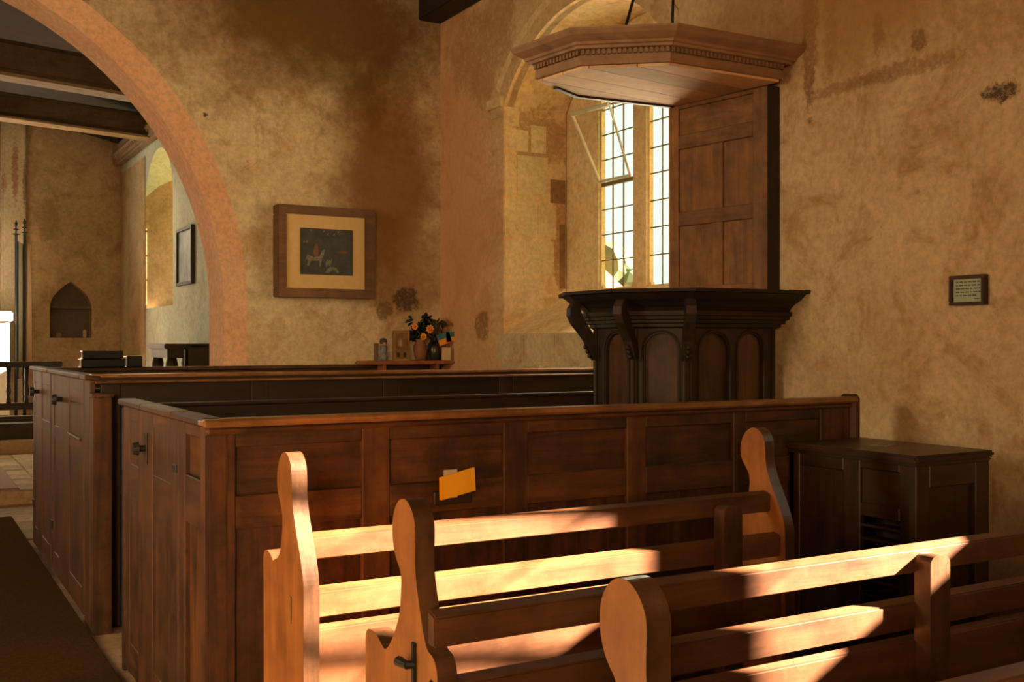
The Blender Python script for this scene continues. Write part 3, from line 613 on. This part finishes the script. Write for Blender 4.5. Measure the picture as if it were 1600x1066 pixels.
flag(4.225, 1.56, .085, -.10, 'smaller blue and yellow paper flag at the right, nearest the corner')
stand_card('card', 4.165, 8.37, ZS, .085, .115, .03, plain('white_card', (.66, .50, .32), .7), 'small plain white card standing under the flags')
stand_card('card', 4.215, 8.45, ZS, .05, .11, 0, plain('brown_card', (.16, .09, .06), .7), 'small dark brown card at the right end of the shelf')
stand_card('photo_frame', 4.235, 8.60, 1.53, .02, .09, 0, BK, 'tiny dark frame in the wall corner above the shelf', 'picture').rotation_euler = (0, 0, 1.57)

# ---------------------------------------------------------------- framed picture on the arch wall
t = thing('framed_picture', 'large square wooden frame with pale mount and dark hunting print', 'picture', (3.16, 8.65, 2.26))
FW = wood('frame_wood', (.12, .052, .015), (.22, .10, .032), 'X', .5)
x0, x1, z0, z1, yf = 2.70, 3.555, 1.885, 2.645, 8.50
def fbox(nm, a, b, c, d, y0, y1, m): return box(nm, a, b, y0, y1, c, d, m, t, .006 if nm != 'print' else 0)
for a, b, c, d in ((x0, x1, z1-.075, z1), (x0, x1, z0, z0+.075), (x0, x0+.075, z0+.075, z1-.075), (x1-.09, x1, z0+.075, z1-.075)): fbox('frame_bar', a, b, c, d, yf, 8.64, FW)
fbox('mount', x0+.07, x1-.085, z0+.07, z1-.07, yf+.02, yf+.03, plain('cream_mount', (.72, .50, .22), .8, 0, .05, 30))
pm = plain('dark_print', (.028, .030, .022), .45, 0, .7, 14)
px0, px1, pz0, pz1 = x0+.195, x1-.20, z0+.19, z1-.185
fbox('print', px0, px1, pz0, pz1, yf+.012, yf+.02, pm)
def figure(pts, col, nm='printed_figure'):
    bm = bmesh.new(); prism(bm, [[(px0+a*(px1-px0), pz0+b*(pz1-pz0)) for a, b in pts]], lambda a, b, tt: (a, yf+.0115+tt, b), .001); fin(nm, bm, plain('print_tint', col, .6, 0, .4, 60), t)
figure([(.10, .34), (.13, .44), (.24, .38), (.36, .40), (.40, .52), (.46, .56), (.44, .44), (.40, .34), (.38, .18), (.35, .17), (.35, .30), (.20, .30), (.15, .18), (.12, .19), (.14, .30)], (.20, .17, .11))
figure([(.26, .40), (.24, .52), (.28, .68), (.32, .66), (.34, .50), (.32, .40)], (.20, .08, .03))
figure([(.47, .24), (.50, .34), (.56, .32), (.60, .36), (.58, .24), (.56, .16), (.52, .24), (.49, .15)], (.17, .16, .08))
figure([(.46, .04), (.50, .13), (.58, .18), (.68, .16), (.74, .06), (.70, .04), (.62, .12), (.52, .04)], (.14, .16, .11))
figure([(.70, .49), (.76, .54), (.90, .53), (.88, .49), (.80, .48)], (.18, .06, .03))
for a, b in ((.18, .93), (.42, .92), (.50, .86), (.62, .86), (.70, .92), (.05, .68), (.10, .68)): figure([(a, b), (a+.03, b+.01), (a+.035, b+.05), (a+.005, b+.04)], (.14, .14, .10))
# small sign on the south wall
t = thing('framed_notice', 'small dark-framed notice card alone on the right wall', 'sign', (4.25, 3.17, 1.745))
RF = wood('notice_frame', (.05, .016, .010), (.09, .03, .018), 'Z', .5)
for a, b, c, d in ((3.077, 3.262, 1.795, 1.812), (3.077, 3.262, 1.676, 1.690), (3.245, 3.262, 1.69, 1.795), (3.077, 3.094, 1.69, 1.795)): box('frame_bar', 4.215, 4.248, a, b, c, d, RF, t, .002)
box('notice_paper', 4.228, 4.24, 3.09, 3.25, 1.686, 1.80, plain('pale_green_paper', (.42, .50, .36), .6, 0, .03), t, 0)
bm = bmesh.new(); random.seed(3)
for r in range(5):
    y = 3.232; z = 1.782-.0155*r; end = 3.108 if r < 4 else 3.125
    while y > end:
        w = random.uniform(.010, .024); addbox(bm, 4.2272, 4.2280, max(y-w, end-.004), y, z-.0035, z+.0025); y -= w+.006
addbox(bm, 4.2272, 4.2280, 3.108, 3.135, 1.702, 1.706)
fin('lettering', bm, plain('ink', (.12, .14, .09), .8), t)

# ---------------------------------------------------------------- pulpit, backboard, tester
t = thing('pulpit', 'black carved polygonal pulpit with arched panels and S-shaped brackets', 'pulpit', (3.8, 4.75, 0))
PP = [(3.60, 4.40), (4.19, 4.36), (4.10, 5.12), (3.50, 5.12), (3.40, 4.93), (3.42, 4.61)]
moulding('plinth', PP, [(.03, 0), (.03, .16), (.0, .2)], OAKD['X'], t)
names = [(0, 1), (4, 5), (5, 0), (1, 2), (2, 3), (3, 4)]
for i, j in names:
    A, B = PP[i], PP[j]; f = Face(A, B, OAKD, t); L = f.L
    if (i, j) == (0, 1): op = [(.09, .27), (.34, .50)]
    elif (i, j) == (5, 0): op = [(.055, L-.05)]
    elif (i, j) == (4, 5): op = [(.075, L-.06)]
    else: op = []
    holes = []
    for a, b in op:
        r = (b-a)/2; holes.append([(a, .35), (b, .35), (b, 1.555-r)]+[((a+b)/2+r*math.cos(k*PI/10), 1.555-r+r*math.sin(k*PI/10)) for k in range(1, 10)]+[(a, 1.555-r)])
    bm = bmesh.new(); prism(bm, [[(0, .18), (L, .18), (L, 1.61), (0, 1.61)]]+holes, lambda a, b, tt, f=f: f.pt(a, b, -tt), .03)
    fin('arcade_frame', bm, OAKD['Z'], t)
    for a, b in op:
        f.board('panel', a-.01, b+.01, .34, 1.565, -.022, .01, m=wood('arched_panel', (.06, .028, .012), (.13, .06, .024), 'Z', .32), bevel=0)
        bm = bmesh.new(); r = (b-a)/2+.012
        tube(bm, [f.pt(a-.012, .35, .004)]+[f.pt((a+b)/2-r*math.cos(k*PI/10), 1.557-r+.012+r*math.sin(k*PI/10), .004) for k in range(11)]+[f.pt(b+.012, .35, .004)], .007, 6); fin('arch_bead', bm, OAKD['Z'], t)
for k in (4, 5, 0):
    x, y = PP[k]
    for d in (-.022, 0, .022):
        bm = bmesh.new(); tube(bm, [(x+d*.9, y-.006-abs(d)*.1, .2), (x+d*.9, y-.006-abs(d)*.1, 1.58)], .011, 8); fin('reeded_shaft', bm, OAKD['Z'], t)
moulding('necking', PP, [(.0, 1.58), (.02, 1.59), (.02, 1.605), (.035, 1.61), (.035, 1.625), (.05, 1.63), (.052, 1.645), (.065, 1.65), (.068, 1.672), (.05, 1.675)], OAKD['X'], t)
moulding('cornice_shelf', PP, [(.05, 1.675), (.06, 1.69), (.09, 1.715), (.13, 1.735), (.165, 1.765), (.19, 1.768), (.195, 1.785), (.02, 1.787)], OAKD['X'], t)
moulding('parapet_rim', PP, [(.00, 1.787), (.01, 1.79), (-.06, 1.792)], OAKD['X'], t, cap=False)
cen = Vector((3.82, 4.78))
for k, ext in ((4, 1.0), (5, 1.0), (0, .9)):
    c = Vector(PP[k]); d = (c-cen).normalized()
    if k == 4: d = Vector((-1, .12)).normalized()
    prof = [(.135, 1.735, .020), (.150, 1.70, .030), (.148, 1.66, .034), (.125, 1.615, .034), (.085, 1.565, .030), (.05, 1.515, .026), (.032, 1.47, .024), (.022, 1.44, .022), (.012, 1.41, .012)]
    bm = bmesh.new(); s = Vector((-d.y, d.x)); rg = []
    for q, (r, z, w) in enumerate(prof):
        r *= ext
        rg.append([bm.verts.new((*(c+d*(r-w)+s*.026), z+.012)), bm.verts.new((*(c+d*(r-w)-s*.026), z+.012)), bm.verts.new((*(c+d*(r+w)-s*.026), z-.006)), bm.verts.new((*(c+d*(r+w)+s*.026), z-.006))])
    for a, b in zip(rg, rg[1:]):
        for i in range(4): bm.faces.new((a[i], a[(i+1) % 4], b[(i+1) % 4], b[i]))
    bm.faces.new(rg[0]); bm.faces.new(rg[-1][::-1]); br = fin('scroll_bracket', bm, OAKD['Z'], t)
    bm = bmesh.new()
    for z in (1.43, 1.455, 1.48): bmesh.ops.create_icosphere(bm, subdivisions=1, radius=.014, matrix=Matrix.Translation((*(c+d*(.052*ext+(z-1.43)*.5)), z)))
    fin('bead_drop', bm, OAKD['Z'], br, True)
# backboard
t = thing('backboard', 'tall brown panelled oak board rising from the pulpit to its canopy', 'panel', (4.1, 4.7, 1.8))
BB = Face((4.04, 5.10), (4.16, 4.39), BOARD, t); L = BB.L
def bz(a, b): return a, b
BB.z = (1.70, 2.93)
e = [(.075, .33), (.40, .615)]
BB.board('stile', 0, .07, 1.795, 2.925); BB.board('stile', .62, L, 1.795, 2.925); BB.board('muntin', .33, .405, 1.795, 2.66, -.002)
for a, b in ((1.795, 1.84), (2.20, 2.285), (2.66, 2.745), (2.90, 2.925)): BB.board('rail', .07, .62, a, b, 0, .03)
for a, b in ((.065, .335), (.40, .625)):
    for c, d in ((1.84, 2.20), (2.285, 2.66)): BB.board('panel', a, b, c-.005, d+.005, -.016, .01, bevel=0)
BB.board('panel', .065, .625, 2.74, 2.905, -.016, .01, bevel=0)
bm = bmesh.new(); hexa(bm, [(4.162, 4.385, 1.795), (4.248, 4.385, 1.795), (4.248, 4.43, 1.795), (4.162, 4.43, 1.795), (4.162, 4.385, 2.925), (4.248, 4.385, 2.925), (4.248, 4.43, 2.925), (4.162, 4.43, 2.925)]); fin('side_post', bm, OAKD['Z'], t)
# tester
t = thing('sounding_board', 'hexagonal brown wooden canopy with dentil cornice hung above the pulpit', 'canopy', (3.7, 4.7, 2.94))
TP = [(3.43, 4.32), (4.19, 4.30), (4.08, 5.09), (3.39, 5.15), (3.02, 4.98), (3.07, 4.61)]
moulding('fascia', TP, [(-.02, 2.94), (0, 2.945), (0, 2.988), (-.008, 2.99), (-.008, 3.02)], TEST['X'], t)
moulding('cornice', TP, [(0, 3.02), (.03, 3.022), (.033, 3.035), (.045, 3.040), (.05, 3.052), (.07, 3.062), (.095, 3.078), (.105, 3.092), (.11, 3.098), (.112, 3.108), (.02, 3.115)], TEST['X'], t)
bm = bmesh.new()
for i, (a, b) in enumerate(zip(TP, TP[1:]+TP[:1])):
    f = Face(a, b, TEST, t); n = int(f.L/.0265)
    if i in (2,): continue
    for k in range(n):
        uu = (k+.5)*f.L/n; q = [f.pt(uu-.0078, z, o) for z in (2.996, 3.02) for o in (-.01, .012)]; q2 = [f.pt(uu+.0078, z, o) for z in (2.996, 3.02) for o in (-.01, .012)]
        hexa(bm, [q[1], q2[1], q2[0], q[0], q[3], q2[3], q2[2], q[2]])
o = fin('dentil_course', bm, TEST['X'], t); o['kind'] = 'stuff'
TP2 = offset_poly(TP, -.014); ymin, ymax = 4.3, 5.16
def clip(poly, c, keep):
    out = []; n = len(poly); g = lambda p: (p[1]-.12*p[0]-c)*keep
    for i in range(n):
        a, b = poly[i], poly[(i+1) % n]; ga, gb = g(a), g(b)
        if ga >= 0: out.append(a)
        if ga*gb < 0: s = ga/(ga-gb); out.append((a[0]+(b[0]-a[0])*s, a[1]+(b[1]-a[1])*s))
    return out
cs_ = [3.7, 4.04, 4.22, 4.40, 4.57, 4.9]
for a, b in zip(cs_, cs_[1:]):
    q = clip(clip(TP2, a+.0025, 1), b-.0025, -1)
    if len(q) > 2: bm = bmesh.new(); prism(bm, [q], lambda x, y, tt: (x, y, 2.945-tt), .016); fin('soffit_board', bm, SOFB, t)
TPo = [(4.17, 4.36), (4.06, 5.05), (3.42, 5.08), (3.14, 4.97), (3.12, 4.94), (3.40, 5.055), (4.03, 5.02)]
bm = bmesh.new(); prism(bm, [[(4.08, 5.09), (3.39, 5.15), (3.17, 5.03), (3.19, 5.01), (3.40, 5.12), (4.08, 5.06)]], lambda x, y, tt: (x, y, 2.93-tt), .012); fin('soffit_bead', bm, OAKD['X'], t)
for p, q in (((3.28, 4.52, 3.11), (3.6, 4.62, 3.9)), ((3.52, 4.42, 3.11), (3.62, 4.5, 4.1))):
    bm = bmesh.new(); tube(bm, [p, q], .008, 6); fin('iron_stay', bm, IRON, t)
bm = bmesh.new(); lathe(bm, (3.52, 4.42, 3.108), [(.045, 0), (.03, .015), (.012, .03)], 12); fin('stay_boss', bm, TEST['X'], t)

# ---------------------------------------------------------------- chest against the wall
t = thing('cabinet', 'dark oak chest-like cabinet with slatted opening, standing by the right wall', 'cabinet', (3.67, 3.16, 0))
Lf = Face((3.45, 3.5), (3.45, 2.82), CHEST, t); Lf.z = (0, 1.02)
Lf.board('stile', 0, .06, 0, 1.02); Lf.board('stile', .31, .40, 0, 1.02); Lf.board('stile', .60, .68, 0, 1.02)
Lf.board('rail', .06, .31, .965, 1.02, -.001); Lf.board('rail', .06, .31, 0, .12, -.001); Lf.board('panel', .055, .315, .115, .97, -.015, .01, bevel=0)
for a, b in ((.985, 1.02), (.79, .845), (.35, .42), (0, .1)): Lf.board('rail', .40, .60, a, b, -.001)
Lf.board('panel', .395, .605, .84, .99, -.015, .01, bevel=0); Lf.board('panel', .395, .605, .09, .36, -.015, .01, bevel=0)
Lf.board('opening_back', .38, .62, .40, .80, -.12, .01, bevel=0, m=OAKD['Y'])
for z in (.745, .69, .635, .58, .52, .46): 
    Lf.board('slat', .39, .61, z, z+.012, -.01, .07, bevel=.002)
Ff = Face((3.447, 2.816), (3.893, 2.816), CHEST, t); Ff.z = (0, 1.02); Ff.panelling([(.08, .36)], [(.12, .93)])
Rf = Face((3.89, 2.82), (3.89, 3.5), CHEST, t); Rf.board('side_board', 0, .68, 0, 1.02); Bf = Face((3.89, 3.5), (3.45, 3.5), CHEST, t); Bf.board('back_board', 0, .44, 0, 1.02)
box('cabinet_top', 3.43, 3.91, 2.80, 3.51, 1.035, 1.062, CHEST['Y'], t, .009); box('top_moulding', 3.44, 3.90, 2.81, 3.505, 1.018, 1.036, CHEST['Y'], t, .006)
o = box('paper_sheet', -.06, .06, -.04, .04, 0, .002, plain('dull_paper', (.30, .24, .15), .6), None, 0); o.location = (3.68, 3.18, 1.0625); o.rotation_euler = (0, 0, .4)
tag(o, 'dull paper sheet lying flat on the cabinet top', 'paper')

# ---------------------------------------------------------------- benches
def smooth_closed(P, it=2):
    for _ in range(it):
        Q = []
        for i in range(len(P)):
            a, b = P[i], P[(i+1) % len(P)]
            if len(a) > 2 and a[2]: Q.append(a)              # keep sharp
            else: Q.append((a[0]*.75+b[0]*.25, a[1]*.75+b[1]*.25))
            if not (len(b) > 2 and b[2]): Q.append((a[0]*.25+b[0]*.75, a[1]*.25+b[1]*.75))
        P = Q
    return [(p[0], p[1]) for p in P]
PROF1 = [(0, 0, 1), (0, .78), (.004, .83), (.035, .90), (.085, .99), (.105, 1.05), (.105, 1.10), (.112, 1.145), (.145, 1.175), (.185, 1.178), (.225, 1.15), (.245, 1.10), (.238, 1.05), (.205, 1.015), (.188, .98), (.196, .92),
         (.215, .87), (.235, .852), (.27, .84), (.285, .832), (.31, .85), (.345, .858), (.375, .85), (.385, .82), (.38, .78), (.375, 0, 1)]
PROF2 = [(-.03, 0, 1), (-.03, .76), (-.028, .80), (-.01, .825), (.02, .83), (.04, .86), (.062, .92), (.082, .98), (.085, 1.03), (.08, 1.09), (.098, 1.125), (.13, 1.148), (.172, 1.143), (.204, 1.11), (.212, 1.06), (.196, 1.01), (.158, .975),
         (.16, .93), (.168, .88), (.19, .84), (.22, .80), (.25, .775), (.27, .782), (.30, .80), (.335, .805), (.365, .80), (.375, .775), (.372, .73), (.37, 0, 1)]
def bench_end(x0, x1, y0, prof, t, dz=0):
    bm = bmesh.new(); prism(bm, [[(y0+a, b+dz*(b > .1)) for a, b in smooth_closed(prof)]], lambda a, b, tt: (x0+tt, a, b), x1-x0)
    bmesh.ops.remove_doubles(bm, verts=bm.verts, dist=.0005)
    o = fin('bench_end', bm, PEND, t, bevel=.006, seg=2)
    o.data.materials.append(PINED)
    for f in o.data.polygons:
        if abs(f.normal.x) < .3: f.material_index = 1
    return o
def bench(name_lab, xa, xb, y0, prof, zt, post, dz, over, mount=.0):
    t = thing('bench', name_lab, 'bench', ((xa+xb)/2, y0, 0), 'open-backed pine benches')
    e = bench_end(xa, xa+.048, y0, prof, t, dz); bench_end(xb-.048, xb, y0, prof, t, dz)
    xr = xa-.004 if over else xa+.048; xl = xb if over else xb-.048; yo = y0-.025 if over else y0+.025
    def rail(nm, z0, z1, ya, yb, back=0):
        bm = bmesh.new(); c = .010   # sloping weathered top edge
        hexa(bm, [(xr, ya, z0), (xl, ya, z0), (xl, yb, z0), (xr, yb, z0), (xr, ya, z1-.012), (xl, ya, z1-.012), (xl, yb, z1), (xr, yb, z1)])
        return fin(nm, bm, PINE['X'], t, bevel=.004)
    yt = yo if over else yo+.05
    rail('rail', zt-.078, zt, yt, yt+.036)
    rail('rail', zt-.236, zt-.148, yo-.004, yo+.032)
    rail('back_board', .40, zt-.256, yo-.006, yo+.022)
    box('seat', xa+.048, xb-.048, y0+.02, y0+.40, .43, .46, PINE['X'], t, .006); box('seat_front', xa+.05, xb-.05, y0+.34, y0+.36, .32, .43, PINE['X'], t, .004)
    if post:
        bm = bmesh.new(); ya = yo-.055; w = .085
        pr = [(post-w/2, 0, 1), (post+w/2, 0, 1), (post+w/2, zt-.06), (post+w/2-.002, zt-.035), (post+.02, zt-.022), (post-.02, zt-.022), (post-w/2+.002, zt-.035), (post-w/2, zt-.06)]
        prism(bm, [smooth_closed(pr, 2)], lambda a, b, tt: (a, ya+tt, b), .055); fin('support_post', bm, PINED, t, bevel=.008)
    return t, e
b1, e1 = bench('farthest pine bench with sunlit rails, touching the front box pew', 1.0, 2.90, 2.915, PROF1, .945, 2.573, 0, False)
bm = bmesh.new(); hexa(bm, [(.998, 3.02, .68), (.9995, 3.03, .68), (1.0, 3.03, .76), (.998, 3.02, .76), (.996, 3.02, .68), (.996, 3.03, .68), (.996, 3.03, .76), (.996, 3.02, .76)]); fin('brass_inlay', bm, plain('brass', (.5, .3, .1), .4, .6), e1)
b2, e2 = bench('middle pine bench with an iron latch on its left end', 1.0, 4.15, 2.08, PROF2, .925, 2.55, 0, True)
b3, e3 = bench('nearest pine bench, only its round-headed end and back rail in view', 1.0, 4.15, 1.235, PROF2, .91, 2.55, -.02, True)
# iron latch on bench 2
box('latch_plate', .993, 1.0, 2.155, 2.172, .735, .835, IRON, e2, .002)
bm = bmesh.new(); tube(bm, [(.998, 2.163, .785), (.980, 2.17, .785)], .009, 8); tube(bm, [(.982, 2.165, .785), (.980, 2.21, .784)], [.009, .012], 8); fin('latch_peg', bm, IRON, e2)


# ---------------------------------------------------------------- outside
t = thing('sun_blocker', 'unseen stone block outside the south wall, added to keep sun out', 'sun blocker', (9.5, 4.9, 0))  # added out of view to shade the visible nave window
box('blocker_wall', 8.0, 11.0, 3.3, 6.5, -.5, 6.2, STONE, t); bm = bmesh.new(); prism(bm, [[(3.1, 6.2), (6.7, 6.2), (4.9, 8.0)]], lambda a, b, tt: (7.9+tt, a, b), 3.2); fin('blocker_roof', bm, STONED, t)
tag(box('lawn', 5.0, 90, -40, 90, -.6, -.5, plain('grass', (.10, .14, .04), .9), bevel=0), 'green churchyard grass outside the window', 'grass')
t = thing('cottage', 'pale cottage with a red roof glimpsed low through the leaded window', 'house', (24, 33.5, -.5))
box('cottage_wall', 20.5, 24.5, 33, 38, -.5, 2.9, plain('whitewash', (.7, .68, .58), .9), t); bm = bmesh.new(); prism(bm, [[(20.2, 2.9), (24.8, 2.9), (22.5, 4.6)]], lambda a, b, tt: (a, 32.8+tt, b), 5.4); fin('cottage_roof', bm, plain('red_tile', (.50, .16, .08), .8), t)
t = thing('tree', 'dark leafy tree glimpsed beyond the leaded window', 'tree', (26.5, 36, -.5))
bm = bmesh.new(); tube(bm, [(26.5, 38, -.49), (26.6, 38, 2.5)], [.3, .18], 8); fin('trunk', bm, STONED, t)
bm = bmesh.new(); random.seed(5)
for k in range(14): bmesh.ops.create_icosphere(bm, subdivisions=2, radius=random.uniform(.6, 1.1), matrix=Matrix.Translation((26.5+random.uniform(-1.0, 1.0), 38+random.uniform(-1.2, 1.2), 3.6+random.uniform(-1.3, 1.7))))
for vtx in bm.verts: vtx.co += Vector((random.uniform(-.12, .12), random.uniform(-.12, .12), random.uniform(-.12, .12)))
fin('crown', bm, plain('tree_green', (.05, .08, .035), .9), t)

# no parent transforms left implicit: every part was modelled in world coordinates (see link())
